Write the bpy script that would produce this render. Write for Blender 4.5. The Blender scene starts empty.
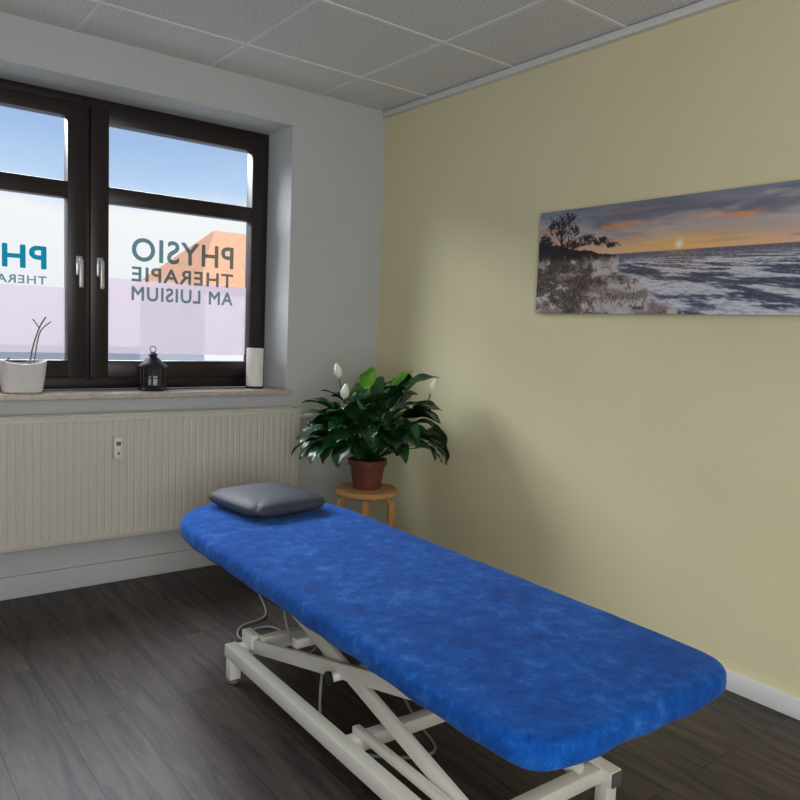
import bpy, bmesh, math, random
import numpy as np
from mathutils import Vector, Matrix, Euler
random.seed(7)
scene = bpy.context.scene
scene.view_settings.view_transform = 'Standard'

def S(r, g, b):
    def f(c):
        c /= 255.0
        return c/12.92 if c <= 0.04045 else ((c+0.055)/1.055)**2.4
    return (f(r), f(g), f(b), 1.0)

# ---------------------------------------------------------------- materials
def newmat(name):
    m = bpy.data.materials.new(name); m.use_nodes = True
    nt = m.node_tree
    return m, nt, nt.nodes['Principled BSDF']

def simple(name, col, rough=0.5, metal=0.0, var=0.06, scale=20.0, bump=0.0, bscale=200.0, spec=0.5, sheen=0.0, coat=0.0):
    m, nt, p = newmat(name)
    N, L = nt.nodes, nt.links
    tc = N.new('ShaderNodeTexCoord')
    nz = N.new('ShaderNodeTexNoise'); nz.inputs['Scale'].default_value = scale; nz.inputs['Detail'].default_value = 4
    L.new(tc.outputs['Object'], nz.inputs['Vector'])
    cr = N.new('ShaderNodeValToRGB')
    a = tuple(max(0, c*(1-var)) for c in col[:3])+(1,)
    b = tuple(min(1, c*(1+var)) for c in col[:3])+(1,)
    cr.color_ramp.elements[0].position = 0.3; cr.color_ramp.elements[0].color = a
    cr.color_ramp.elements[1].position = 0.7; cr.color_ramp.elements[1].color = b
    L.new(nz.outputs['Fac'], cr.inputs['Fac']); L.new(cr.outputs['Color'], p.inputs['Base Color'])
    p.inputs['Roughness'].default_value = rough; p.inputs['Metallic'].default_value = metal
    p.inputs['Specular IOR Level'].default_value = spec
    p.inputs['Sheen Weight'].default_value = sheen
    p.inputs['Coat Weight'].default_value = coat
    if bump > 0:
        n2 = N.new('ShaderNodeTexNoise'); n2.inputs['Scale'].default_value = bscale; n2.inputs['Detail'].default_value = 3
        L.new(tc.outputs['Object'], n2.inputs['Vector'])
        bp = N.new('ShaderNodeBump'); bp.inputs['Strength'].default_value = bump; bp.inputs['Distance'].default_value = 0.002
        L.new(n2.outputs['Fac'], bp.inputs['Height']); L.new(bp.outputs['Normal'], p.inputs['Normal'])
    return m

M = {}
M['wallwhite'] = simple('wall_white_paint', S(196,199,200), 0.9, var=0.02, scale=3, bump=0.35, bscale=120, spec=0.2)
M['yellow'] = simple('wall_yellow_paint', S(226,218,180), 0.9, var=0.02, scale=2, bump=0.4, bscale=120, spec=0.2)
M['trim'] = simple('white_trim', S(225,225,224), 0.6, var=0.02)
M['grid'] = simple('ceiling_grid', S(232,231,229), 0.6, var=0.02)
M['frame'] = simple('window_frame_brown', S(36,25,26), 0.35, var=0.15, scale=30)
M['sill'] = simple('sill_stone', S(196,184,172), 0.35, var=0.18, scale=35)
M['rad'] = simple('radiator_enamel', S(210,205,195), 0.45, var=0.005, scale=2)
M['radgrey'] = simple('radiator_grille', S(150,146,138), 0.5, var=0.05)
M['plastic'] = simple('white_plastic', S(228,228,226), 0.4, var=0.02)
M['displaygrey'] = simple('display_grey', S(95,98,96), 0.3, var=0.05)
M['blackp'] = simple('black_plastic', S(22,22,24), 0.4, var=0.1)
M['steel'] = simple('white_steel', S(222,220,211), 0.4, var=0.02)
M['greyp'] = simple('grey_plastic', S(90,90,90), 0.5, var=0.05)
M['chrome'] = simple('satin_metal', S(200,200,200), 0.3, metal=0.6, var=0.03)
M['pillow'] = simple('grey_leatherette', S(60,63,74), 0.55, var=0.08, scale=8, bump=0.2, bscale=250, spec=.35)
M['wood'] = simple('birch_wood', S(200,150,95), 0.45, var=0.12, scale=14)
M['terracotta'] = simple('brown_pot', S(104,56,42), 0.45, var=0.1)
M['soil'] = simple('soil', S(40,30,24), 0.95, var=0.3, scale=80, bump=0.8, bscale=80)
M['spathe'] = simple('white_spathe', S(232,234,214), 0.5, var=0.04)
M['spadix'] = simple('spadix', S(200,195,120), 0.7, var=0.1)
M['stem'] = simple('green_stem', S(60,95,45), 0.5, var=0.15)
M['twig'] = simple('dry_twig', S(125,120,100), 0.7, var=0.2)
M['ceramic'] = simple('white_ceramic', S(225,222,218), 0.3, var=0.03)
M['iron'] = simple('dark_blue_grey_iron', S(28,32,42), 0.4, var=0.1)
M['wax'] = simple('white_wax', S(238,236,230), 0.5, var=0.02)
M['cable'] = simple('grey_cable', S(150,150,148), 0.5, var=0.05)
M['roof'] = simple('orange_roof_tiles', S(242,176,134), 0.8, var=0.08, scale=6)
M['render'] = simple('house_render', S(230,226,222), 0.9, var=0.03)
M['ground'] = simple('pavement', S(150,150,150), 0.9, var=0.1, scale=2)
M['darkglass'] = simple('dark_window', S(70,80,90), 0.2, var=0.05)

def vinyl(name, tint, dens):
    m, nt, p = newmat(name); N, L = nt.nodes, nt.links
    p.inputs['Base Color'].default_value = tint; p.inputs['Roughness'].default_value = .6
    nz = N.new('ShaderNodeTexNoise'); nz.inputs['Scale'].default_value = 40
    hs = N.new('ShaderNodeHueSaturation'); hs.inputs['Color'].default_value = tint
    mr = N.new('ShaderNodeMapRange'); mr.inputs['To Min'].default_value=.95; mr.inputs['To Max'].default_value=1.05
    L.new(nz.outputs['Fac'], mr.inputs['Value']); L.new(mr.outputs['Result'], hs.inputs['Value']); L.new(hs.outputs['Color'], p.inputs['Base Color'])
    t = N.new('ShaderNodeBsdfTransparent'); t.inputs['Color'].default_value = tint
    mx = N.new('ShaderNodeMixShader'); mx.inputs['Fac'].default_value = dens
    L.new(t.outputs[0], mx.inputs[1]); L.new(p.outputs[0], mx.inputs[2]); L.new(mx.outputs[0], N['Material Output'].inputs['Surface'])
    return m
M['teal'] = vinyl('teal_lettering', S(20,145,175), .2)
M['slate'] = vinyl('slate_lettering', S(108,138,146), .2)
M['slate2'] = vinyl('pale_slate_lettering', S(128,156,162), .2)

def leafmat(name, c1, c2, rough):
    m, nt, p = newmat(name); N, L = nt.nodes, nt.links
    tc = N.new('ShaderNodeTexCoord'); nz = N.new('ShaderNodeTexNoise'); nz.inputs['Scale'].default_value = 9
    L.new(tc.outputs['Object'], nz.inputs['Vector'])
    cr = N.new('ShaderNodeValToRGB'); cr.color_ramp.elements[0].position=.35; cr.color_ramp.elements[1].position=.68
    cr.color_ramp.elements[0].color = c1; cr.color_ramp.elements[1].color = c2
    L.new(nz.outputs['Fac'], cr.inputs['Fac']); L.new(cr.outputs['Color'], p.inputs['Base Color'])
    p.inputs['Roughness'].default_value = rough
    return m
M['leaf'] = leafmat('dark_leaf', S(16,44,24), S(38,84,40), 0.24)
M['youngleaf'] = leafmat('young_leaf', S(95,160,45), S(140,200,70), 0.35)

def mat_ceiling():
    m, nt, p = newmat('ceiling_tile'); N, L = nt.nodes, nt.links
    tc = N.new('ShaderNodeTexCoord')
    nz = N.new('ShaderNodeTexNoise'); nz.inputs['Scale'].default_value = 110; nz.inputs['Detail'].default_value = 6; nz.inputs['Roughness'].default_value=.8
    L.new(tc.outputs['Object'], nz.inputs['Vector'])
    cr = N.new('ShaderNodeValToRGB'); cr.color_ramp.elements[0].position=.38; cr.color_ramp.elements[1].position=.58
    cr.color_ramp.elements[0].color = S(192,190,188); cr.color_ramp.elements[1].color = S(234,233,231)
    L.new(nz.outputs['Fac'], cr.inputs['Fac']); L.new(cr.outputs['Color'], p.inputs['Base Color'])
    p.inputs['Roughness'].default_value=.95
    bp = N.new('ShaderNodeBump'); bp.inputs['Strength'].default_value=.3; bp.inputs['Distance'].default_value=.002
    L.new(nz.outputs['Fac'], bp.inputs['Height']); L.new(bp.outputs['Normal'], p.inputs['Normal'])
    return m
M['tile'] = mat_ceiling()

def mat_floor():
    m, nt, p = newmat('dark_wood_planks'); N, L = nt.nodes, nt.links
    tc = N.new('ShaderNodeTexCoord')
    mp = N.new('ShaderNodeMapping'); mp.inputs['Rotation'].default_value = (0,0,math.radians(90))
    L.new(tc.outputs['Object'], mp.inputs['Vector'])
    br = N.new('ShaderNodeTexBrick')
    br.inputs['Scale'].default_value=1; br.inputs['Brick Width'].default_value=1.25; br.inputs['Row Height'].default_value=.185
    br.inputs['Mortar Size'].default_value=.0025; br.inputs['Mortar Smooth'].default_value=.3; br.offset=.37
    br.inputs['Color1'].default_value=(0,0,0,1); br.inputs['Color2'].default_value=(1,1,1,1); br.inputs['Mortar'].default_value=(0.5,0.5,0.5,1)
    L.new(mp.outputs['Vector'], br.inputs['Vector'])
    mp2 = N.new('ShaderNodeMapping'); mp2.inputs['Scale'].default_value=(24,2.2,1)
    add = N.new('ShaderNodeVectorMath'); add.operation='ADD'
    L.new(tc.outputs['Object'], mp2.inputs['Vector'])
    sc = N.new('ShaderNodeVectorMath'); sc.operation='SCALE'; sc.inputs['Scale'].default_value=17
    L.new(br.outputs['Color'], sc.inputs[0])
    L.new(mp2.outputs['Vector'], add.inputs[0]); L.new(sc.outputs['Vector'], add.inputs[1])
    nz = N.new('ShaderNodeTexNoise'); nz.inputs['Scale'].default_value=1.0; nz.inputs['Detail'].default_value=8; nz.inputs['Roughness'].default_value=.68; nz.inputs['Distortion'].default_value=.8
    L.new(add.outputs['Vector'], nz.inputs['Vector'])
    cr = N.new('ShaderNodeValToRGB')
    e = cr.color_ramp.elements; e[0].position=.36; e[0].color=S(38,31,31); e[1].position=.68; e[1].color=S(90,77,72)
    L.new(nz.outputs['Fac'], cr.inputs['Fac'])
    mx = N.new('ShaderNodeMix'); mx.data_type='RGBA'; mx.blend_type='MULTIPLY'; mx.inputs['Factor'].default_value=1
    cr2 = N.new('ShaderNodeValToRGB'); cr2.color_ramp.elements[0].color=(.68,.66,.66,1); cr2.color_ramp.elements[1].color=(1.0,1.0,1.0,1)
    L.new(br.outputs['Color'], cr2.inputs['Fac'])
    L.new(cr.outputs['Color'], mx.inputs['A']); L.new(cr2.outputs['Color'], mx.inputs['B'])
    mx2 = N.new('ShaderNodeMix'); mx2.data_type='RGBA'
    L.new(br.outputs['Fac'], mx2.inputs['Factor']); L.new(mx.outputs['Result'], mx2.inputs['A']); mx2.inputs['B'].default_value=S(16,12,12)
    L.new(mx2.outputs['Result'], p.inputs['Base Color'])
    rr = N.new('ShaderNodeMapRange'); rr.inputs['To Min'].default_value=.55; rr.inputs['To Max'].default_value=.36
    L.new(nz.outputs['Fac'], rr.inputs['Value']); L.new(rr.outputs['Result'], p.inputs['Roughness'])
    p.inputs['Specular IOR Level'].default_value=.42
    bp = N.new('ShaderNodeBump'); bp.inputs['Strength'].default_value=.25; bp.inputs['Distance'].default_value=.002
    L.new(nz.outputs['Fac'], bp.inputs['Height']); L.new(bp.outputs['Normal'], p.inputs['Normal'])
    return m
M['floor'] = mat_floor()

def mat_velour():
    m, nt, p = newmat('blue_velour'); N, L = nt.nodes, nt.links
    tc = N.new('ShaderNodeTexCoord')
    nz = N.new('ShaderNodeTexNoise'); nz.inputs['Scale'].default_value=18; nz.inputs['Detail'].default_value=9; nz.inputs['Roughness'].default_value=.8; nz.inputs['Distortion'].default_value=.2
    L.new(tc.outputs['Object'], nz.inputs['Vector'])
    big = N.new('ShaderNodeTexNoise'); big.inputs['Scale'].default_value=4; big.inputs['Detail'].default_value=2
    L.new(tc.outputs['Object'], big.inputs['Vector'])
    ad = N.new('ShaderNodeMath'); ad.operation='MULTIPLY_ADD'; ad.inputs[1].default_value=.35; L.new(big.outputs['Fac'],ad.inputs[0]); L.new(nz.outputs['Fac'],ad.inputs[2])
    cr = N.new('ShaderNodeValToRGB'); e=cr.color_ramp.elements
    e[0].position=.55; e[0].color=S(8,62,140); e[1].position=.90; e[1].color=S(66,120,192)
    k=e.new(.72); k.color=S(14,84,172)
    L.new(ad.outputs[0], cr.inputs['Fac']); L.new(cr.outputs['Color'], p.inputs['Base Color'])
    p.inputs['Roughness'].default_value=.95; p.inputs['Specular IOR Level'].default_value=.15
    p.inputs['Sheen Weight'].default_value=.2; p.inputs['Sheen Roughness'].default_value=.4; p.inputs['Sheen Tint'].default_value=(.35,.5,.9,1)
    n2 = N.new('ShaderNodeTexNoise'); n2.inputs['Scale'].default_value=260
    L.new(tc.outputs['Object'], n2.inputs['Vector'])
    bp = N.new('ShaderNodeBump'); bp.inputs['Strength'].default_value=.5; bp.inputs['Distance'].default_value=.002
    L.new(n2.outputs['Fac'], bp.inputs['Height'])
    b2 = N.new('ShaderNodeBump'); b2.inputs['Strength'].default_value=.4; b2.inputs['Distance'].default_value=.006
    L.new(nz.outputs['Fac'], b2.inputs['Height']); L.new(bp.outputs['Normal'], b2.inputs['Normal'])
    L.new(b2.outputs['Normal'], p.inputs['Normal'])
    return m
M['velour'] = mat_velour()

def mat_glass():
    m, nt, p = newmat('window_glass'); N, L = nt.nodes, nt.links
    N.remove(p)
    t = N.new('ShaderNodeBsdfTransparent'); t.inputs['Color'].default_value=(.96,.98,.98,1)
    g = N.new('ShaderNodeBsdfGlossy'); g.inputs['Roughness'].default_value=.02
    mx = N.new('ShaderNodeMixShader'); mx.inputs['Fac'].default_value=.04
    L.new(t.outputs[0], mx.inputs[1]); L.new(g.outputs[0], mx.inputs[2]); L.new(mx.outputs[0], N['Material Output'].inputs['Surface'])
    return m
M['glass'] = mat_glass()
def mat_film():
    m, nt, p = newmat('frosted_film'); N, L = nt.nodes, nt.links
    N.remove(p)
    t = N.new('ShaderNodeBsdfTranslucent'); t.inputs['Color'].default_value=(.245,.205,.232,1)
    d = N.new('ShaderNodeBsdfDiffuse'); d.inputs['Color'].default_value=(.7,.62,.67,1)
    tr = N.new('ShaderNodeBsdfTransparent'); tr.inputs['Color'].default_value=(.8,.7,.75,1)
    mx = N.new('ShaderNodeMixShader'); mx.inputs['Fac'].default_value=.2
    m2 = N.new('ShaderNodeMixShader'); m2.inputs['Fac'].default_value=.25
    L.new(t.outputs[0], mx.inputs[1]); L.new(d.outputs[0], mx.inputs[2])
    L.new(mx.outputs[0], m2.inputs[1]); L.new(tr.outputs[0], m2.inputs[2])
    L.new(m2.outputs[0], N['Material Output'].inputs['Surface'])
    return m
M['film'] = mat_film()

# ---------------------------------------------------------------- builders
class B:
    def __init__(s): s.bm = bmesh.new(); s.mi = 0
    def _merge(s, b2, mat=None):
        if mat is not None: b2.transform(mat)
        me = bpy.data.meshes.new('tmp'); b2.to_mesh(me); b2.free()
        n = len(s.bm.faces)
        s.bm.from_mesh(me); bpy.data.meshes.remove(me)
        s.bm.faces.ensure_lookup_table()
        for f in s.bm.faces[n:]: f.material_index = s.mi
    def box(s, lo, hi, bev=0.0, seg=2, mat=None):
        b = bmesh.new(); bmesh.ops.create_cube(b, size=1)
        for v in b.verts:
            v.co = Vector([(lo[i]+hi[i])/2 + v.co[i]*(hi[i]-lo[i]) for i in range(3)])
        if bev > 0: bmesh.ops.bevel(b, geom=b.edges[:], offset=bev, segments=seg, affect='EDGES', profile=.5)
        s._merge(b, mat); return s
    def bar(s, p1, p2, w, h, bev=.004):
        p1, p2 = Vector(p1), Vector(p2); d = p2-p1; l = d.length; d.normalize()
        side = d.cross(Vector((0,0,1)))
        if side.length < 1e-4: side = Vector((1,0,0))
        side.normalize(); up = side.cross(d)
        m = Matrix((( side.x, d.x, up.x, (p1.x+p2.x)/2), (side.y, d.y, up.y, (p1.y+p2.y)/2), (side.z, d.z, up.z, (p1.z+p2.z)/2), (0,0,0,1)))
        return s.box((-w/2,-l/2,-h/2),(w/2,l/2,h/2),bev,mat=m)
    def lathe(s, prof, n=32, c=(0,0,0), rot=None, cap=True, twist=0):
        b = bmesh.new(); rings=[]
        for r,z in prof:
            rings.append([b.verts.new((r*math.cos(2*math.pi*i/n+twist), r*math.sin(2*math.pi*i/n+twist), z)) for i in range(n)])
        for a,c2 in zip(rings, rings[1:]):
            for i in range(n):
                b.faces.new((a[i],a[(i+1)%n],c2[(i+1)%n],c2[i]))
        if cap:
            b.faces.new(rings[0][::-1]); b.faces.new(rings[-1])
        bmesh.ops.recalc_face_normals(b, faces=b.faces[:])
        m = Matrix.Translation(c)
        if rot is not None: m = m @ rot
        s._merge(b, m); return s
    def tube(s, pts, r, n=8, smooth=True):
        pts=[Vector(p) for p in pts]
        if smooth and len(pts)>2:
            out=[]
            P=[pts[0]]+pts+[pts[-1]]
            for i in range(1,len(P)-2):
                for k in range(6):
                    t=k/6
                    p0,p1,p2,p3=P[i-1],P[i],P[i+1],P[i+2]
                    out.append(.5*((2*p1)+(p2-p0)*t+(2*p0-5*p1+4*p2-p3)*t*t+(3*p1-p0-3*p2+p3)*t**3))
            out.append(pts[-1]); pts=out
        rr = r if callable(r) else (lambda t: r)
        b=bmesh.new(); rings=[]; prev=None
        for i,p in enumerate(pts):
            d=(pts[min(i+1,len(pts)-1)]-pts[max(i-1,0)]).normalized()
            if prev is None:
                a=Vector((0,0,1)) if abs(d.z)<.9 else Vector((1,0,0)); u=d.cross(a).normalized()
            else:
                u=(prev-d*prev.dot(d)).normalized()
            prev=u; v=d.cross(u); q=rr(i/(len(pts)-1))
            rings.append([b.verts.new(p+q*(u*math.cos(2*math.pi*k/n)+v*math.sin(2*math.pi*k/n))) for k in range(n)])
        for a,c in zip(rings,rings[1:]):
            for k in range(n): b.faces.new((a[k],a[(k+1)%n],c[(k+1)%n],c[k]))
        b.faces.new(rings[0][::-1]); b.faces.new(rings[-1])
        bmesh.ops.recalc_face_normals(b, faces=b.faces[:])
        s._merge(b); return s
    def grid(s, rows):
        b=bmesh.new(); V=[[b.verts.new(p) for p in r] for r in rows]
        for i in range(len(V)-1):
            for j in range(len(V[0])-1):
                b.faces.new((V[i][j],V[i][j+1],V[i+1][j+1],V[i+1][j]))
        s._merge(b); return s
    def rings(s, R, captop=True, capbot=True):
        b=bmesh.new(); V=[[b.verts.new(p) for p in r] for r in R]; n=len(R[0])
        for a,c in zip(V,V[1:]):
            for k in range(n): b.faces.new((a[k],a[(k+1)%n],c[(k+1)%n],c[k]))
        if capbot: b.faces.new(V[0][::-1])
        if captop: b.faces.new(V[-1])
        if not (captop or capbot): bmesh.ops.remove_doubles(b, verts=b.verts[:], dist=1e-5)
        bmesh.ops.recalc_face_normals(b, faces=b.faces[:])
        s._merge(b); return s
    def done(s, name, mats, parent=None, loc=(0,0,0), rot=None, smooth=True, ang=38, label=None):
        me=bpy.data.meshes.new(name); s.bm.to_mesh(me); s.bm.free()
        if not isinstance(mats,(list,tuple)): mats=[mats]
        for m in mats: me.materials.append(m)
        if smooth:
            for p in me.polygons: p.use_smooth=True
            me.set_sharp_from_angle(angle=math.radians(ang))
        o=bpy.data.objects.new(name,me); scene.collection.objects.link(o)
        o.location=loc
        if rot: o.rotation_euler=rot
        if parent: o.parent=parent
        if label: o['label']=label
        return o

def thing(name,label,cat,loc=(0,0,0),rz=0):
    e=bpy.data.objects.new(name,None); e.empty_display_size=.05
    scene.collection.objects.link(e); e.location=loc; e.rotation_euler=(0,0,rz)
    e['label']=label; e['category']=cat
    return e
def struct(o,label,cat):
    o['kind']='structure'; o['label']=label; o['category']=cat; return o

# ---------------------------------------------------------------- room
H=2.50; XL=-3.7; YF=-4.9
WX0,WX1,WZ0,WZ1=-2.55,-.60,.885,2.31
FX1,FZ1=-.632,2.29
b=B()
def loop(x0,x1,z0,z1,y): return [(x0,y,z0),(x1,y,z0),(x1,y,z1),(x0,y,z1)]
b.rings([loop(XL,0,0,H,0),loop(WX0,WX1,WZ0,WZ1,0),loop(WX0,FX1,WZ0,FZ1,.2),loop(WX0,FX1,WZ0,FZ1,.27),loop(WX0-.10,FX1+.14,WZ0-.02,FZ1+.10,.275),loop(WX0-.12,FX1+.16,WZ0-.04,FZ1+.12,.3),loop(XL,0,0,H,.3),loop(XL,0,0,H,0)],captop=False,capbot=False)
struct(b.done('wall_back',M['wallwhite'],smooth=False),'white painted plaster wall around the window','wall')
b=B(); b.box((0,YF-.2,0),(.2,.3,H)); struct(b.done('wall_right',M['yellow'],smooth=False),'pale yellow painted wall','wall')
b=B(); b.box((XL-.2,YF-.2,0),(XL,.3,H)); struct(b.done('wall_left',M['wallwhite'],smooth=False),'white painted wall','wall')
b=B(); b.box((XL,YF-.2,0),(0,YF,H)); struct(b.done('wall_front',M['wallwhite'],smooth=False),'white painted wall','wall')
b=B(); b.box((XL-.2,YF-.2,-.1),(.2,.3,0)); struct(b.done('floor',M['floor'],smooth=False),'dark grey-brown wood plank floor','floor')
b=B(); b.box((XL-.2,YF-.2,H),(.2,.3,H+.1)); b.mi=1
x=-.442
while x>XL: b.box((x-.009,YF,H-.003),(x+.009,0,H+.001)); x-=.625
y=-.39
while y>YF: b.box((XL,y-.009,H-.0035),(0,y+.009,H+.001)); y-=.625
struct(b.done('ceiling',[M['tile'],M['grid']],smooth=False),'suspended ceiling of speckled mineral tiles in white grid','ceiling')
b=B(); b.box((-.028,YF,H-.035),(0,0,H-.0046),.002); struct(b.done('trim_1',M['trim']),'white strip between yellow wall and ceiling','trim')
b=B(); b.box((XL,-.016,0),(-.0,0,.1),.003); struct(b.done('baseboard_back',M['wallwhite']),'off-white baseboard under the window wall','baseboard')
b=B(); b.box((-.016,YF,0),(0,-.017,.072),.003); struct(b.done('baseboard_right',M['trim']),'white baseboard along the yellow wall','baseboard')
b=B(); b.box((WX0+.001,-.002,WZ0+.001),(FX1-.001,.2,.912),.001)
b.box((WX0-.02,-.04,WZ0+.001),(WX1+.015,-.001,.912),.004)
struct(b.done('trim_2',M['sill']),'beige stone window sill','window sill')

# ---------------------------------------------------------------- window
win=thing('window_1','dark brown double casement window with frosted lower panes','window',((WX0+WX1)/2,.2,.912))
win['kind']='structure'
O=Vector(win.location)
def ring(b,x0,x1,z0,z1,w,y0,y1,wb=None,bev=.004):
    wb=wb or w
    b.box((x0,y0,z0),(x0+w,y1,z1),bev); b.box((x1-w,y0,z0),(x1,y1,z1),bev)
    b.box((x0+w-.003,y0+.0005,z1-w),(x1-w+.003,y1,z1),bev); b.box((x0+w-.003,y0+.0005,z0),(x1-w+.003,y1,z0+wb),bev)
def L_(x,y,z): return (x-O.x,y-O.y,z-O.z)
b=B(); ring(b,WX0-O.x,FX1-.001-O.x,.912-O.z,FZ1-.001-O.z,.062,0,.075)
b.box(L_(-1.60,.2,.95),L_(-1.55,.27,2.27),.003)
b.done('frame',M['frame'],win)
for (x0,x1,hx,tag) in ((-2.495,-1.592,-1.626,0),(-1.573,-.655,-1.532,1)):
    b=B()
    w=.084
    y0,y1=.178-O.y,.245-O.y
    zz0,zz1=.970-O.z,2.248-O.z
    xr_=x1 if not tag else -.668
    b.box((x0-O.x,y0,zz0),(x0-O.x+w,y1,zz1),.003); b.box((x1-O.x-w,y0,zz0),(xr_-O.x,y1,zz1),.003)
    b.box((x0-O.x+w-.004,y0+.0005,2.18-O.z),(x1-O.x-w+.004,y1,zz1),.003)
    b.box((x0-O.x+w-.004,y0+.0005,zz0),(x1-O.x-w+.004,y1,1.052-O.z),.003)
    b.box((x0-O.x+w-.004,y0+.004,1.81-O.z),(x1-O.x-w+.004,y1,1.885-O.z),.003)
    sash=b.done('sash',M['frame'],win)
    gx0,gx1=x0+w-.01-O.x,x1-w+.01-O.x
    b=B(); yg=.225-O.y
    b.grid([[(gx0,yg,1.045-O.z),(gx1,yg,1.045-O.z)],[(gx0,yg,1.82-O.z),(gx1,yg,1.82-O.z)]])
    b.grid([[(gx0,yg,1.875-O.z),(gx1,yg,1.875-O.z)],[(gx0,yg,2.19-O.z),(gx1,yg,2.19-O.z)]])
    b.done('window_pane',M['glass'],sash,smooth=False)
    b=B(); yf=.2285-O.y; zf=1.456 if tag else 1.395
    b.grid([[(gx0,yf,1.085-O.z),(gx1,yf,1.085-O.z)],[(gx0,yf,zf-O.z),(gx1,yf,zf-O.z)]])
    b.done('frosted_film',M['film'],sash,smooth=False,label='pinkish white frosted privacy film')
    b=B()
    X=hx-O.x; Y=.178-O.y
    b.box((X-.014,Y-.008,1.455-O.z),(X+.014,Y,1.545-O.z),.003)
    b.lathe([(.009,0),(.009,.035)],16,(X,Y-.005,1.515-O.z),Matrix.Rotation(math.radians(90),4,'X'))
    b.box((X-.010,Y-.05,1.395-O.z),(X+.010,Y-.034,1.53-O.z),.006,3)
    b.done('handle',M['chrome'],sash,label='satin metal window handle')

def lettering(txt,xr,width,z0,z1,mat,parent,fat=.04):
    """text outline thickened on a fine cell grid, one flat mesh"""
    cu=bpy.data.curves.new('t','FONT'); cu.body=txt; cu.size=1; cu.resolution_u=5; cu.space_character=1.12
    o=bpy.data.objects.new('t',cu); scene.collection.objects.link(o)
    dg=bpy.context.evaluated_depsgraph_get()
    me=bpy.data.meshes.new_from_object(o.evaluated_get(dg)); bpy.data.objects.remove(o)
    me.calc_loop_triangles()
    P=np.array([v.co[:2] for v in me.vertices]); mn=P.min(0); mx_=P.max(0); P=(P-mn)/(mx_-mn)
    h=z1-z0; cs=.001; pad=fat*h
    P=P*np.array([width-2*pad,h-2*pad])+pad
    nx,nz_=int(width/cs)+1,int(h/cs)+1
    G=np.zeros((nz_,nx),bool)
    for t in me.loop_triangles:
        a,b_,c=P[list(t.vertices)]
        lo=np.floor(np.minimum(np.minimum(a,b_),c)/cs).astype(int); hi=np.ceil(np.maximum(np.maximum(a,b_),c)/cs).astype(int)+1
        gx,gz=np.meshgrid((np.arange(lo[0],hi[0])+.5)*cs,(np.arange(lo[1],hi[1])+.5)*cs)
        def e_(p,q): return (q[0]-p[0])*(gz-p[1])-(q[1]-p[1])*(gx-p[0])
        e1,e2,e3=e_(a,b_),e_(b_,c),e_(c,a)
        ins=((e1>=0)&(e2>=0)&(e3>=0))|((e1<=0)&(e2<=0)&(e3<=0))
        sub=G[lo[1]:hi[1],lo[0]:hi[0]]; sub|=ins[:sub.shape[0],:sub.shape[1]]
    r=int(round(pad/cs)); D=G.copy()
    for dx in range(-r,r+1):
        for dz in range(-r,r+1):
            if dx*dx+dz*dz>r*r+1: continue
            s_=np.zeros_like(G)
            s_[max(0,dz):nz_+min(0,dz),max(0,dx):nx+min(0,dx)]=G[max(0,-dz):nz_+min(0,-dz),max(0,-dx):nx+min(0,-dx)]
            D|=s_
    bpy.data.meshes.remove(me)
    vs=[];fs=[]
    Yt=.2215-O.y
    for j in range(nz_):
        row=np.concatenate([[0],D[j].astype(int),[0]]); df=np.diff(row); st_=np.where(df==1)[0]; en=np.where(df==-1)[0]
        for s0,e0 in zip(st_,en):
            k=len(vs)
            for (xx,zz) in ((s0,j),(e0,j),(e0,j+1),(s0,j+1)): vs.append((xr-xx*cs-O.x,Yt,z0+zz*cs-O.z))
            fs.append((k,k+1,k+2,k+3))
    m2=bpy.data.meshes.new('lettering'); m2.from_pydata(vs,[],fs); m2.materials.append(mat)
    q=bpy.data.objects.new('lettering',m2); scene.collection.objects.link(q); q.parent=parent
    q['label']='shop lettering on the glass, mirrored from inside'
    return q
lettering('PHYSIO',-.820,.545,1.548,1.665,M['slate'],win,.026)
lettering('THERAPIE',-.820,.545,1.448,1.522,M['slate'],win,.03)
lettering('AM LUISIUM',-.820,.545,1.352,1.424,M['slate2'],win,.03)
lettering('PHYSIO',-1.758,.56,1.470,1.580,M['teal'],win,.04)
lettering('THERAPIE',-1.758,.30,1.402,1.440,M['slate2'],win,.03)

# ---------------------------------------------------------------- exterior
gnd=B(); gnd.box((-30,.31,-1.2),(40,60,-1.0)); g=gnd.done('street_ground',M['ground'],smooth=False)
g['label']='grey paved street outside the window'; g['category']='street'; g['kind']='stuff'
hs=thing('house','white rendered house with orange tiled hip roof','house',(8.9,17,-1.0))
b=B(); b.box((-3.6,-2,0),(4,3,3.25)); b.done('facade',M['render'],hs,smooth=False)
b=B(); e=.3
c=[(-3.6-e,-2-e,3.2),(4+e,-2-e,3.2),(4+e,3+e,3.2),(-3.6-e,3+e,3.2)]
bb=b.bm; V=[bb.verts.new(p) for p in c]; R=[bb.verts.new((-2.3,.5,4.95)),bb.verts.new((2.8,.5,4.95))]
for f in ((V[0],V[1],R[1],R[0]),(V[1],V[2],R[1]),(V[2],V[3],R[0],R[1]),(V[3],V[0],R[0]),(V[3],V[2],V[1],V[0])): bb.faces.new(f)
bmesh.ops.recalc_face_normals(bb,faces=bb.faces[:])
b.done('roof',M['roof'],hs,smooth=False)
b=B(); b.box((-2.3,-1.95,3.35),(-1.4,-.3,3.8)); b.done('dormer',M['render'],hs,smooth=False)
for xx in (-2.4,0,2.2):
    b=B(); b.box((xx,-2.03,1.2),(xx+1,-1.99,2.4)); b.done('house_window',M['darkglass'],hs,smooth=False)

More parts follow.
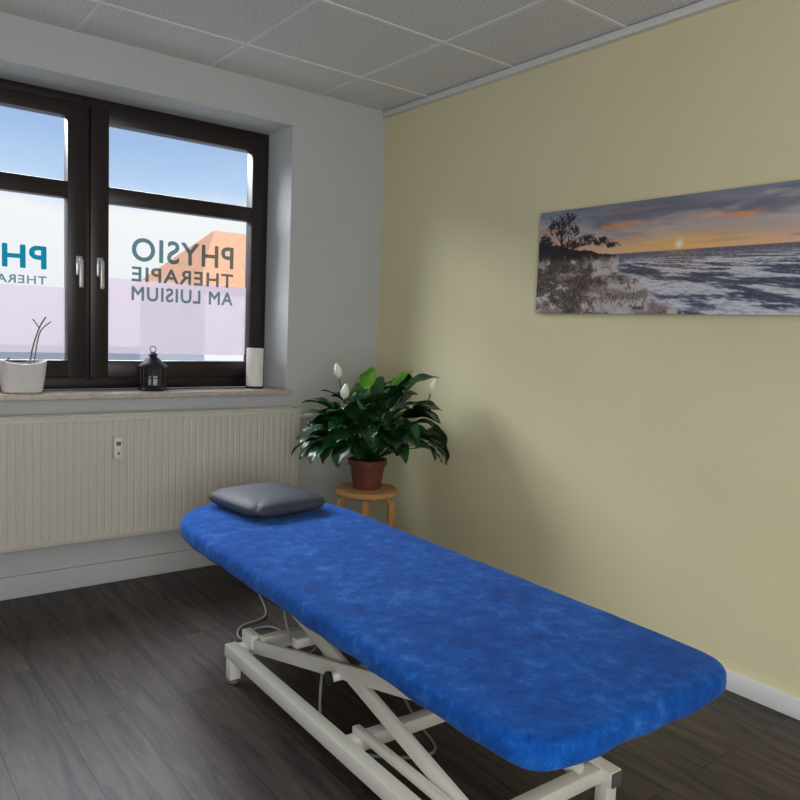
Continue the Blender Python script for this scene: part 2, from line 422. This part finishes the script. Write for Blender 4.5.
# ---------------------------------------------------------------- radiator
rd=thing('radiator','cream enamelled panel radiator with vertical ribs','radiator',(-1.58,-.07,.245))
RX0,RX1=-1.0,1.0
b=B()
yF=-.05
prof=[]; x=RX0+.02
prof.append((RX0,yF+.004)); prof.append((RX0+.004,yF))
while x<RX1-.04:
    prof+= [(x,yF),(x+.006,yF+.004),(x+.010,yF+.004),(x+.016,yF)]
    x+=.0333
prof.append((RX1-.004,yF)); prof.append((RX1,yF+.004))
rows=[]
for z,k in ((0,0),(.018,0),(.026,1),(.545,1),(.553,0),(.572,0)):
    rows.append([(px, (py if k else yF+ (0.004 if z in(0,.572) else 0)), z) for px,py in prof])
b.grid(rows)
b.box((RX0,yF+.008,.001),(RX1,yF+.016,.571))
b.box((RX0,.02,.001),(RX1,.03,.571))
b.done('front_panel',M['rad'],rd,smooth=False)
b=B(); b.box((RX0+.001,yF+.004,.562),(RX1-.001,.032,.570)); 
b.done('top_grille',M['radgrey'],rd)
b=B(); b.box((RX0-.004,yF,.004),(RX0+.002,.034,.576),.002); b.box((RX1-.002,yF,.004),(RX1+.004,.034,.576),.002)
b.box((RX0,yF,.570),(RX1,yF+.012,.577),.002); b.box((RX0,.022,.570),(RX1,.034,.577),.002)
b.done('side_cover',M['rad'],rd)
for xx in (-.8,.8):
    b=B(); b.box((xx-.02,.02,.1),(xx+.02,.069,.5)); b.done('wall_bracket',M['radgrey'],rd)
b=B()
b.lathe([(.012,0),(.012,.05),(.02,.052),(.022,.09),(.018,.1)],20,(RX1+.004,0,.53),Matrix.Rotation(math.radians(90),4,'Y'))
b.tube([(RX1+.03,0,.53),(RX1+.035,.03,.53),(RX1+.035,.055,.5),(RX1+.035,.06,.3),(RX1+.035,.06,-.245)],.008)
b.done('valve',M['plastic'],rd)
mt=B(); X=.043
mt.box((X-.019,yF-.028,.375),(X+.019,yF-.0,.475),.004)
me_=mt.done('heat_meter',M['plastic'],rd,label='white heat cost meter with grey display')
mt=B(); mt.box((X-.011,yF-.0295,.437),(X+.011,yF-.027,.455),.001); mt.done('display',M['displaygrey'],me_)
mt=B(); mt.box((X-.005,yF-.0295,.395),(X+.005,yF-.027,.407),.001); mt.done('sensor_window',M['displaygrey'],me_)

# ---------------------------------------------------------------- treatment table
TB=thing('treatment_table','height-adjustable treatment table with blue velour cover and white steel scissor frame','massage table',(-1.225,-1.70,0),math.radians(-1.2))
HW=.355; LH=1.03; LF=1.066
def outline(n=260):
    pts=[]
    N0=2400
    for i in range(N0):
        a=2*math.pi*i/N0
        c,s=math.cos(a),math.sin(a)
        if s>=0:
            p=2.35; ly=.44; base=LH-ly
        else:
            p=6.8; ly=.38; base=-(LF-ly)
        r=(abs(c)**p+abs(s)**p)**(-1/p)
        pts.append((HW*r*c, base+ly*r*s))
    P=[Vector(q) for q in pts]; P.append(P[0]); L=[0]
    for u,v in zip(P,P[1:]): L.append(L[-1]+(v-u).length)
    out=[]; k=0
    for i in range(n):
        t=L[-1]*i/n
        while L[k+1]<t: k+=1
        f=(t-L[k])/(L[k+1]-L[k]); q=P[k].lerp(P[k+1],f); out.append((q.x,q.y))
    return out
OL=outline()
def off(pts,d):
    n=len(pts); out=[]
    for i in range(n):
        a=Vector(pts[i-1]); c=Vector(pts[(i+1)%n]); t=(c-a).normalized(); nn=Vector((t.y,-t.x))
        out.append((pts[i][0]-nn.x*d, pts[i][1]-nn.y*d))
    return out
ZT=.506
R=[]
for d,z in ((.030,.455),(.013,.448),(.004,.451),(.001,.458),(.0,.470),(.001,.486),(.004,.495),(.009,.501),(.016,.505),(.028,.507)):
    o=off(OL,d)
    wob=lambda i,z: .004*math.sin(i*.55)*math.sin(i*.23)*(1 if z<.459 else .15)
    R.append([(p[0]*(1+wob(i,z)),p[1],z+wob(i,z)*1.2) for i,p in enumerate(o)])
base=off(OL,.028)
for k,z in ((.85,.508),(.6,.509),(.3,.5095)):
    R.append([(p[0]*k,p[1]*(1-(1-k)*.35),z) for p in base])
b=B(); b.rings(R); b.done('cover',M['velour'],TB,ang=80,label='blue velour fitted cover over padded top')
b=B(); o=off(OL,.04); b.rings([[(p[0],p[1],.425) for p in o],[(p[0],p[1],.4545) for p in o]]); b.done('top_board',M['blackp'],TB)
b=B()
for sx in (-.24,.24): b.box((sx-.02,-.88,.382),(sx+.02,.72,.4245),.003)
for yy in (-.86,-.1,.70): b.box((-.22,yy-.02,.383),(.22,yy+.02,.423),.003)
b.done('upper_frame',M['steel'],TB)
BX=.262; y0,y1=-.79,.47
b=B()
for sx in (-BX,BX): b.box((sx-.022,y0,.088),(sx+.022,y1,.132),.003)
for yy in (y0+.05,-.28,y1-.03): b.box((-BX+.02,yy-.02,.090),(BX-.02,yy+.02,.130),.003)
for sx in (-BX+.055,BX-.055): b.box((sx-.012,y0+.07,.1295),(sx+.012,-.26,.15),.002)
b.done('base_frame',M['steel'],TB)
for sx in (-BX,BX):
    for yy in (y0,y1):
        s_=1 if yy>0 else -1
        b=B(); b.box((sx-.019,yy-.001 if s_>0 else yy-.006,.091),(sx+.019,yy+.006 if s_>0 else yy+.001,.129),.002); b.done('end_plug',M['greyp'],TB)
    for yy in (y0+.03,y1-.03):
        b=B(); b.box((sx-.02,yy-.02,.014),(sx+.02,yy+.02,.089),.003)
        f_=b.done('foot',M['steel'],TB)
        b=B(); b.lathe([(.022,0),(.024,.004),(.022,.012),(.014,.015)],20,(sx,yy,0)); b.done('glide',M['greyp'],f_)
for sx in (-.205,.205):
    b=B(); b.bar((sx,y1-.04,.125),(sx,y0+.13,.392),.018,.046,.003)
    b.done('scissor_arm',M['steel'],TB)
    s2=sx*.88
    b=B(); b.bar((s2,y0+.05,.125),(s2,y1-.1,.392),.018,.046,.003)
    b.done('scissor_arm',M['steel'],TB)
    for lo,hi in (((sx-.016,y1-.085,.125),(sx+.016,y1-.005,.175)),((sx-.016,y0+.09,.345),(sx+.016,y0+.17,.395))):
        b=B(); b.box(lo,hi,.003); b.done('hinge_bracket',M['steel'],TB)
b=B(); b.lathe([(.014,-.24),(.014,.24)],16,(0,-.165,.255),Matrix.Rotation(math.radians(90),4,'Y')); b.done('cross_tube',M['steel'],TB)
for p1,p2 in (((-.2,y1-.12,.168),(.2,y1-.12,.168)),((-.2,y0+.2,.355),(.2,y0+.2,.355)),((-.2,.12,.245),(.2,.12,.245))):
    b=B(); b.bar(p1,p2,.032,.032,.003); b.done('cross_tube',M['steel'],TB)
b=B()
b.bar((.0,.30,.215),(.0,-.02,.255),.085,.085,.010)
b.bar((.0,-.02,.255),(.0,-.55,.33),.036,.036,.01)
b.box((.04,.02,.17),(.15,.25,.27),.012)
b.done('lift_motor',M['greyp'],TB,label='grey electric lifting motor')
b=B(); b.box((-.205,.22,.325),(-.155,.30,.375),.006); b.done('control_box',M['blackp'],TB,label='small black control box')
b=B(); b.lathe([(.0205,-.246),(.0205,-.238)],16,(0,-.165,.255),Matrix.Rotation(math.radians(90),4,'Y'))
b.done('pivot_cap',M['blackp'],TB)
b=B()
b.tube([(.1,.2,.25),(.05,.42,.17),(.02,.58,.03),(-.08,.66,.008),(-.06,.78,.008),(.05,.80,.008),(.07,.70,.010),(-.03,.66,.012),(-.10,.74,.012),(-.04,.86,.008),(.1,.92,.008),(.2,1.2,.008),(.3,1.45,.008)],.0045)
b.tube([(-.1,.1,.2),(-.17,-.02,.02),(-.13,-.2,.008),(.05,-.3,.008),(.12,-.1,.02),(.1,.1,.2)],.0045)
b.tube([(-.18,.24,.33),(-.19,.16,.24),(-.17,.08,.22),(-.1,.1,.25)],.004)
b.done('power_cable',M['cable'],TB)

# pillow
pl=B()
n=40; hw,hl,th=.184,.198,.039
def prow(sign):
    rows=[]
    for j in range(n+1):
        v=-1+2*j/n; v=math.sin(v*math.pi/2); r=[]
        for i in range(n+1):
            u=-1+2*i/n; u=math.sin(u*math.pi/2)
            f=(max(0,1-abs(u)**6)*max(0,1-abs(v)**6))**.42*(.86+.14*(1-u*u)*(1-v*v))
            px=u*hw; py=v*hl
            k=max(abs(u),abs(v)); q=(abs(u)**6+abs(v)**6)**(1/6)
            if q>0: px*=k/q; py*=k/q
            r.append((px,py,sign*th*f*(1 if sign>0 else .96)))
        rows.append(r)
    return rows
pl.grid(prow(1)); pl.grid([r[::-1] for r in prow(-1)])
bmesh.ops.remove_doubles(pl.bm,verts=pl.bm.verts[:],dist=.0005)
bmesh.ops.recalc_face_normals(pl.bm,faces=pl.bm.faces[:])
po=pl.done('cushion',M['pillow'],None,(-1.172,-.895,.5105+.038),(0,0,math.radians(6)),ang=70)
po['label']='dark grey leatherette cushion lying on the blue table cover'; po['category']='cushion'

# ---------------------------------------------------------------- stool
SX,SY,SH=-.465,-.60,.47
st=thing('stool','round birch wood stool carrying the plant','stool',(SX,SY,0))
b=B(); b.lathe([(.11,SH-.03),(.148,SH-.03),(.154,SH-.026),(.156,SH-.015),(.154,SH-.004),(.148,SH),(.0005,SH)],48); b.done('seat',M['wood'],st)
for k in range(4):
    a=math.radians(45+90*k+8)
    c,s_=math.cos(a),math.sin(a)
    b=B(); b.bar((c*.125,s_*.125,0.0),(c*.125,s_*.125,SH-.06),.034,.022,.004)
    b.bar((c*.128,s_*.128,SH-.075),(c*.085,s_*.085,SH-.031),.034,.022,.004)
    b.done('leg',M['wood'],st)

# ---------------------------------------------------------------- peace lily
PL=thing('potted_peace_lily','lush peace lily with white spathes in brown pot on stool','potted plant',(SX,SY,SH))
b=B(); b.lathe([(.062,.0),(.068,.004),(.086,.115),(.095,.118),(.098,.146),(.092,.148),(.085,.140),(.08,.128)],40,cap=False)
b.lathe([(.001,.001),(.064,.001)],40,cap=False)
b.done('pot',M['terracotta'],PL)
b=B(); b.lathe([(.0005,.134),(.05,.136),(.084,.130)],30,cap=False); b.done('soil',M['soil'],PL)
def leaf(b,bs,az,up,pl_,bl,bw,droop,tw=0,curl=.22):
    p=Vector(bs); el=up; pts=[p.copy()]; N_=8
    hd=Vector((math.cos(az),math.sin(az),0))
    for i in range(N_):
        el-=droop*.25/N_
        p=p+(hd*math.cos(el)+Vector((0,0,1))*math.sin(el))*(pl_/N_); pts.append(p.copy())
    b.tube(pts,lambda t:.0035-.001*t,6,smooth=False)
    rows=[]; M_=12; side=Vector((-math.sin(az),math.cos(az),0))
    side=(side*math.cos(tw)+Vector((0,0,1))*math.sin(tw)).normalized()
    for i in range(M_+1):
        t=i/M_
        w=bw*(math.sin(math.pi*min(1,t**.72))**.8)*(1-.12*t)+.0008
        d=(hd*math.cos(el)+Vector((0,0,1))*math.sin(el)); nr=side.cross(d).normalized()
        if nr.z<0: nr=-nr
        r=[]
        for j in range(-3,4):
            u=j/3
            fold=abs(u)*curl*w
            wav=.004*math.sin(t*14+u*2+az*5)*abs(u)
            r.append(p+side*u*w+nr*(fold+wav))
        rows.append(r)
        p=p+d*(bl/M_); el-=droop/M_
    b.grid(rows)
random.seed(33)
b=B(); nL=108
for i in range(nL):
    az=i*2.39996+random.uniform(-.2,.2)
    k=i/nL
    up=math.radians(84-50*k+random.uniform(-8,8))
    pl_=.14+.14*random.random()+(.05 if k<.4 else 0)
    bl=random.uniform(.16,.22); bw=random.uniform(.048,.066)
    dr=math.radians(random.uniform(45,90)+26*k)
    if math.cos(az-math.radians(150))>.55: pl_*=.86
    if math.cos(az-math.radians(-38))>.6: pl_*=1.18
    r=.03*random.random()
    leaf(b,(r*math.cos(az),r*math.sin(az),.13),az,up,pl_,bl,bw,dr,random.uniform(-.5,.5))
b.done('foliage',M['leaf'],PL,ang=80)
b=B()
leaf(b,(.01,-.01,.13),math.radians(225),math.radians(84),.39,.17,.05,math.radians(70),.6)
leaf(b,(.02,-.01,.13),math.radians(300),math.radians(82),.37,.15,.036,math.radians(50),-.5)
b.done('young_leaf',M['youngleaf'],PL,ang=80,label='bright yellow-green young leaf')
cr_=Vector((.7924,-.6088,0))
for (dx,h,dd,tilt) in ((-.155,.40,.02,-.25),(-.12,.31,-.14,.1),(.295,.345,-.03,.35)):
    tip=Vector((cr_.x*dx+ .6*dd, cr_.y*dx+.8*dd, h+.14))
    fl=B(); fl.tube([(0,0,.14),(tip.x*.35,tip.y*.35,.14+(tip.z-.14)*.5),(tip.x*.9,tip.y*.9,tip.z-.06),tuple(tip)],.003,6)
    fo=fl.done('flower_stem',M['stem'],PL)
    sp=B(); rows=[]
    ax=(Vector((cr_.x,cr_.y,0))*tilt+Vector((0,0,1))).normalized()
    sd=Vector((cr_.x,cr_.y,0)); sd=(sd-ax*sd.dot(ax)).normalized(); nf=ax.cross(sd)
    for i in range(11):
        t=i/10; w=.020*(math.sin(math.pi*t**.75)**.8)+.0006
        rows.append([tip+ax*(t*.078)+sd*(u*w)+nf*(.010*(u*u)*1.0-.012*math.sin(t*3.1)) for u in (-1,-.6,-.2,.2,.6,1)])
    sp.grid(rows); sp.done('spathe',M['spathe'],fo,ang=80)
    sp=B(); a_=tip+nf*.004; sp.tube([a_,a_+ax*.025,a_+ax*.045],.004,8,smooth=False); sp.done('spadix',M['spadix'],fo)

# ---------------------------------------------------------------- sill items
ZS=.912
pt=thing('orchid_planter','white ceramic planter with bare orchid stems on the sill','planter',(-1.895,.07,ZS))
b=B()
def sq(hx,z,p=5,n=48):
    o=[]
    for i in range(n):
        a=2*math.pi*i/n; c,s_=math.cos(a),math.sin(a); r=(abs(c)**p+abs(s_)**p)**(-1/p)
        o.append((hx*r*c,hx*.8*r*s_,z))
    return o
def dent(o,f):
    return [(x,y,z+f*(1-(abs(x)/.1)**2)) for x,y,z in o]
b.rings([sq(.068,0),sq(.078,.006),sq(.086,.05),sq(.092,.10),dent(sq(.097,.15),-.02),dent(sq(.092,.152),-.02),sq(.083,.115)],captop=False)
b.done('planter_pot',M['ceramic'],pt)
b=B(); b.rings([sq(.083,.112),sq(.01,.12)]); b.done('soil',M['soil'],pt)
b=B()
b.tube([(.03,0,.11),(.045,0,.2),(.07,-.01,.29),(.095,-.02,.34)],.0035,6)
b.tube([(.05,.01,.11),(.065,.01,.22),(.08,0,.28),(.12,0,.32)],.003,6)
b.tube([(.07,-.01,.29),(.05,-.01,.32),(.04,-.01,.33)],.0025,6)
b.tube([(-.03,0,.11),(-.055,0,.14),(-.05,0,.155)],.004,6)
b.done('stem',M['twig'],pt,label='bare dried orchid stem')

ln=thing('lantern','small dark blue-grey metal lantern with glass sides on the sill','lantern',(-1.30,.09,ZS))
b=B(); b.lathe([(.070,0),(.072,.006),(.066,.012),(.059,.018),(.057,.026)],8,twist=math.pi/8); 
for k in range(8):
    a=math.pi/8+k*math.pi/4; b.bar((.057*math.cos(a),.057*math.sin(a),.02),(.057*math.cos(a),.057*math.sin(a),.118),.008,.008,.001)
for zz in (.06,.10): b.lathe([(.0575,zz),(.0595,zz),(.0595,zz+.004),(.0575,zz+.004),(.0575,zz)],8,cap=False,twist=math.pi/8)
b.done('lantern_body',M['iron'],ln)
b=B(); b.lathe([(.071,.116),(.069,.122),(.050,.138),(.030,.158),(.019,.166),(.019,.172),(.025,.176),(.013,.186),(.004,.192)],8,twist=math.pi/8)
b.done('lantern_roof',M['iron'],ln)
b=B(); b.tube([(.015*math.cos(a),0,.202+.015*math.sin(a)) for a in [k*math.pi/8 for k in range(17)]],.002,6,smooth=False); b.done('ring',M['iron'],ln)
b=B(); b.lathe([(.053,.022),(.053,.116)],8,cap=False,twist=math.pi/8); b.done('lantern_glass',M['glass'],ln,smooth=False)
b=B(); b.lathe([(.022,.026),(.022,.07),(.001,.072)],20); b.done('candle',M['wax'],ln)

cd=thing('pillar_candle','tall white pillar candle on dark tray on the sill','candle',(-.735,.11,ZS))
b=B(); b.lathe([(.046,0),(.049,.004),(.049,.010),(.045,.012)],32); b.done('tray',M['iron'],cd)
b=B(); b.lathe([(.045,.0122),(.046,.016),(.046,.212),(.044,.217),(.040,.216),(.01,.210),(.001,.210)],32); b.done('wax',M['wax'],cd)
b=B(); b.tube([(0,0,.209),(.001,0,.220)],.0015,6,smooth=False); b.done('wick',M['blackp'],cd)

# ---------------------------------------------------------------- canvas picture
rng=np.random.RandomState(5); T_=rng.rand(256,256)
def vn(x,y):
    xi=np.floor(x).astype(int); yi=np.floor(y).astype(int); fx=x-xi; fy=y-yi
    fx=fx*fx*(3-2*fx); fy=fy*fy*(3-2*fy)
    g=lambda a,c:T_[a%256,c%256]
    return (g(xi,yi)*(1-fx)+g(xi+1,yi)*fx)*(1-fy)+(g(xi,yi+1)*(1-fx)+g(xi+1,yi+1)*fx)*fy
def fbm(x,y,o=5,g=.55):
    s=0;a=.5;n_=0
    for k in range(o):
        s=s+a*vn(x*2**k+k*17.3,y*2**k+k*9.1); n_+=a; a*=g
    return s/n_
def ss(a,b_,x): t=np.clip((x-a)/(b_-a),0,1); return t*t*(3-2*t)
NX,NY=780,260; PW,PH=1.35,.445
XX,TT=np.meshgrid(np.linspace(0,PW/PH,NX),np.linspace(0,1,NY))
def C(*c): return np.array(c,float)[None,None,:]
def mixc(a,b_,f): return a*(1-f[...,None])+b_*f[...,None]
hz=.545; Z0=0*XX[...,None]
tt=(TT-hz)/(1-hz)
sky=mixc(C(242,194,156)+Z0,C(194,178,174),ss(.0,.38,tt)); sky=mixc(sky,C(130,138,158),ss(.3,1,tt))
wxs=XX+.25*fbm(XX*2,TT*5,4)
c1=fbm(wxs*1.3+3+TT*2,TT*8,7,.58); sky=mixc(sky,C(106,108,126),ss(.40,.70,c1)*.7*ss(.15,.5,tt))
c2=fbm(wxs*2.6+11,TT*15+5,7,.58); sky=mixc(sky,C(240,160,108),ss(.52,.70,c2)*np.exp(-((tt-.5)/.28)**2)*.75)
sky=mixc(sky,C(212,200,190),ss(.50,.74,fbm(wxs*2+40,TT*11,7,.58))*.5*ss(.2,.5,tt))
sky=mixc(sky,C(140,130,140),ss(.50,.66,fbm(wxs*2+30,TT*20,6,.6))*np.exp(-((tt-.15)/.12)**2)*.45)
SXp,STp=1.58,.595
gl=np.exp(-((XX-SXp)**2/.30+(TT-STp)**2/.008)); sky=mixc(sky,C(255,200,120),gl*.8)
gl=np.exp(-((XX-SXp)**2+(TT-STp)**2)/.0010); sky=mixc(sky,C(255,250,215),np.clip(gl*1.3,0,1))
d=np.clip(hz+.03-TT,.012,1)
sea=mixc(C(108,104,118)+Z0,C(98,110,132),ss(0,.5,hz-TT))
wx=XX+.08*fbm(XX*9,TT*20,5)+.25*(TT)
w=fbm(wx/(d**.75)*1.9+5,np.log(d)*7,8,.62); w2=fbm(XX/(d**.45)*12,np.log(d)*34+4,6,.62)
foam=ss(.42,.55,w+.16*(w2-.5))*ss(.01,.10,hz-TT)
sea=mixc(sea,C(62,72,92),ss(.50,.64,1-w)*.6*ss(0,.1,hz-TT))
sea=mixc(sea,C(232,234,240),foam*(.6+.4*ss(.38,.58,w2)))
sea=mixc(sea,C(165,168,182),ss(.50,.62,w2)*.3)
sea=mixc(sea,C(242,184,140),np.exp(-((XX-SXp)/(.12+.8*d))**2)*np.exp(-(hz-TT)/.16)*.5*ss(.38,.55,w2))
img=mixc(sky,sea,ss(hz+.004,hz-.004,TT))
xb=.72+np.clip(.52-TT,0,1)*1.75+ .45*(fbm(TT*6+2,XX*2.5,6,.6)-.5)
land=ss(.05,-.05,XX-xb)*(TT<.53)
hd_=.70-.18*XX+.06*(fbm(XX*12,TT*0+3,5,.65)-.5)
land2=(TT<hd_)&(XX<.98)
landm=np.maximum(land,land2*1.0)
n1=fbm(XX*5,TT*12,7,.58); n2=fbm(XX*30,TT*24+XX*9,6,.62)
lc=mixc(C(200,192,190)+Z0,C(146,134,128),ss(.42,.62,n1+.15*(n2-.5)))
dark=ss(.45,.58,fbm(XX*4+9,TT*8+2,8,.60)+.28*(n2-.5)+.06*(XX<.9))
lc=mixc(lc,C(70,60,56),dark*.85)
lc=mixc(lc,C(146,128,110),ss(.53,.68,n2)*dark*.6)
lc=mixc(lc,C(46,41,43),ss(.48,.56,TT+.07*(n2-.5))*.9)
img=mixc(img,lc,landm)
def blob(cx,cy,rx,ry,thr):
    q=((XX-cx)/rx)**2+((TT-cy)/ry)**2
    return ss(.2,.9,(1-q)+ (fbm(XX*40,TT*40,5,.75)-thr)*5.0)*(q<2.0)
tm=np.zeros_like(XX)
for a in ((.20,.86,.11,.09,.51),(.33,.88,.15,.10,.50),(.43,.80,.09,.08,.53),(.27,.80,.12,.07,.52),(.58,.70,.12,.05,.46),(.74,.67,.11,.04,.46),(.08,.68,.10,.09,.44),(.88,.63,.10,.022,.46),(.45,.66,.15,.04,.46)): tm=np.maximum(tm,blob(*a))
def seg(x0,y0,x1,y1,w_):
    L2=(x1-x0)**2+(y1-y0)**2; u=np.clip(((XX-x0)*(x1-x0)+(TT-y0)*(y1-y0))/L2,0,1)
    return (np.hypot(XX-x0-u*(x1-x0),TT-y0-u*(y1-y0))<w_)*1.0
for a in ((.30,.6,.28,.78,.014),(.28,.76,.20,.90,.007),(.28,.76,.36,.94,.007),(.28,.78,.29,.95,.005),(.30,.7,.42,.84,.006),(.30,.66,.20,.8,.006),(.36,.6,.38,.74,.006)): tm=np.maximum(tm,seg(*a))
img=mixc(img,C(42,38,44),tm*.9)
rg=np.random.RandomState(3)
for i in range(700):
    gx=rg.uniform(.03,1.6); gy=rg.uniform(0,.42)
    if gx> .70+(.52-gy)*1.4: continue
    if fbm(np.array([gx*3.]),np.array([gy*4+8.]),3)[0]<.48: continue
    l=.025+.07*(.48-gy)*2*rg.rand(); dx=rg.uniform(-.03,.05)
    ix0,ix1=int(max(0,(min(gx,gx+dx)-.01)/3.034*NX)),int((max(gx,gx+dx)+.01)/3.034*NX)+2
    iy0,iy1=int(gy*NY),int(min(1,gy+l+.01)*NY)+2
    xs_=XX[iy0:iy1,ix0:ix1]; ts_=TT[iy0:iy1,ix0:ix1]
    L2=dx*dx+l*l; u=np.clip(((xs_-gx)*dx+(ts_-gy)*l)/L2,0,1)
    mk=(np.hypot(xs_-gx-u*dx,ts_-gy-u*l)<.003)*.5
    cc=(58,48,42) if rg.rand()<.6 else (168,150,126)
    img[iy0:iy1,ix0:ix1]=mixc(img[iy0:iy1,ix0:ix1],C(*cc),mk)
img=np.clip(img/255,0,1); lin=np.where(img<=.04045,img/12.92,((img+.055)/1.055)**2.4)
y0p,z0p=-1.25,1.36
cp_loc=(0,y0p-PW/2,z0p+PH/2)
xs=np.linspace(PW/2,-PW/2,NX); zs=np.linspace(-PH/2,PH/2,NY)
verts=np.zeros((NY,NX,3)); verts[...,0]=-.0225; verts[...,1]=xs[None,:]; verts[...,2]=zs[:,None]
idx=np.arange(NX*NY).reshape(NY,NX)
faces=np.stack([idx[:-1,:-1],idx[:-1,1:],idx[1:,1:],idx[1:,:-1]],-1).reshape(-1,4)
vl=verts.reshape(-1,3).tolist(); fl_=faces.tolist(); nf0=len(fl_); nb=len(vl)
for xx in (-.0223,-.0005):
    for yy in (-PW/2,PW/2):
        for zz in (-PH/2,PH/2): vl.append([xx,yy,zz])
q=lambda i:nb+i
fl_+=[[q(0),q(1),q(5),q(4)],[q(2),q(6),q(7),q(3)],[q(0),q(4),q(6),q(2)],[q(1),q(3),q(7),q(5)],[q(4),q(5),q(7),q(6)]]
me=bpy.data.meshes.new('canvas_picture'); me.from_pydata(vl,[],fl_)
ca=me.color_attributes.new('Col','FLOAT_COLOR','POINT')
cols=np.ones((len(vl),4)); cols[:NX*NY,:3]=lin.reshape(-1,3); cols[NX*NY:,:3]=.12
ca.data.foreach_set('color',cols.ravel())
m,nt,p=newmat('beach_print'); at=nt.nodes.new('ShaderNodeVertexColor'); at.layer_name='Col'
nt.links.new(at.outputs['Color'],p.inputs['Base Color']); p.inputs['Roughness'].default_value=.7; p.inputs['Specular IOR Level'].default_value=.25
me.materials.append(m)
co=bpy.data.objects.new('canvas_picture',me); scene.collection.objects.link(co); co.location=cp_loc
co['label']='panoramic canvas print of beach sunset with dunes and surf'; co['category']='picture'

# ---------------------------------------------------------------- world & lights
w=bpy.data.worlds.new('World'); scene.world=w; w.use_nodes=True; nt=w.node_tree; N,L=nt.nodes,nt.links
bg=N['Background']; tc=N.new('ShaderNodeTexCoord'); sp=N.new('ShaderNodeSeparateXYZ'); L.new(tc.outputs['Generated'],sp.inputs[0])
nz=N.new('ShaderNodeTexNoise'); nz.inputs['Scale'].default_value=5; nz.inputs['Detail'].default_value=5; L.new(tc.outputs['Generated'],nz.inputs['Vector'])
ma=N.new('ShaderNodeMath'); ma.operation='MULTIPLY_ADD'; ma.inputs[1].default_value=-.10; L.new(nz.outputs['Fac'],ma.inputs[0])
L.new(sp.outputs['Z'],ma.inputs[2])
cr=N.new('ShaderNodeValToRGB'); e=cr.color_ramp.elements
e[0].position=0.0; e[0].color=(.92,.94,.98,1); e[1].position=1; e[1].color=(.30,.48,.82,1)
for ps,c in ((.075,(.98,.99,1.0,1)),(.115,(.52,.70,.96,1)),(.20,(.32,.48,.80,1))):
    k=e.new(ps); k.color=c
L.new(ma.outputs[0],cr.inputs['Fac']); L.new(cr.outputs['Color'],bg.inputs['Color']); bg.inputs['Strength'].default_value=1.0

def area(name,loc,target,sx,sy,power,col):
    l=bpy.data.lights.new(name,'AREA'); l.shape='RECTANGLE'; l.size=sx; l.size_y=sy; l.energy=power; l.color=col
    o=bpy.data.objects.new(name,l); scene.collection.objects.link(o); o.location=loc
    o.rotation_euler=(Vector(target)-Vector(loc)).to_track_quat('-Z','Y').to_euler(); return o
area('sky_light',(-2.3,3.4,4.7),(-1.3,-1.0,1.0),7.0,3.4,1750,(.92,.96,1.0))
area('added_fill',(-2.4,-4.8,1.35),(-1.5,0,1.7),2.2,1.8,76,(1,.985,.96))  # added fill lamp behind the camera to lift the interior, no fixture there
sl=bpy.data.lights.new('sun','SUN'); sl.energy=3.2; sl.angle=.01; sl.color=(1,.97,.93)
so=bpy.data.objects.new('sun',sl); scene.collection.objects.link(so); so.rotation_euler=Vector((.25,1,-.75)).to_track_quat('-Z','Y').to_euler()

# ---------------------------------------------------------------- camera
cam=bpy.data.cameras.new('Camera'); cam.sensor_width=36; cam.lens=33.75
co=bpy.data.objects.new('Camera',cam); scene.collection.objects.link(co)
fw=Vector((.6095,.7873,-.0922)).normalized(); rt=Vector((.7924,-.6088,.0403)); rt=(rt-fw*rt.dot(fw)).normalized(); up=rt.cross(fw)
co.matrix_world=Matrix(((rt.x,up.x,-fw.x,-2.60),(rt.y,up.y,-fw.y,-3.60),(rt.z,up.z,-fw.z,1.256),(0,0,0,1)))
scene.camera=co
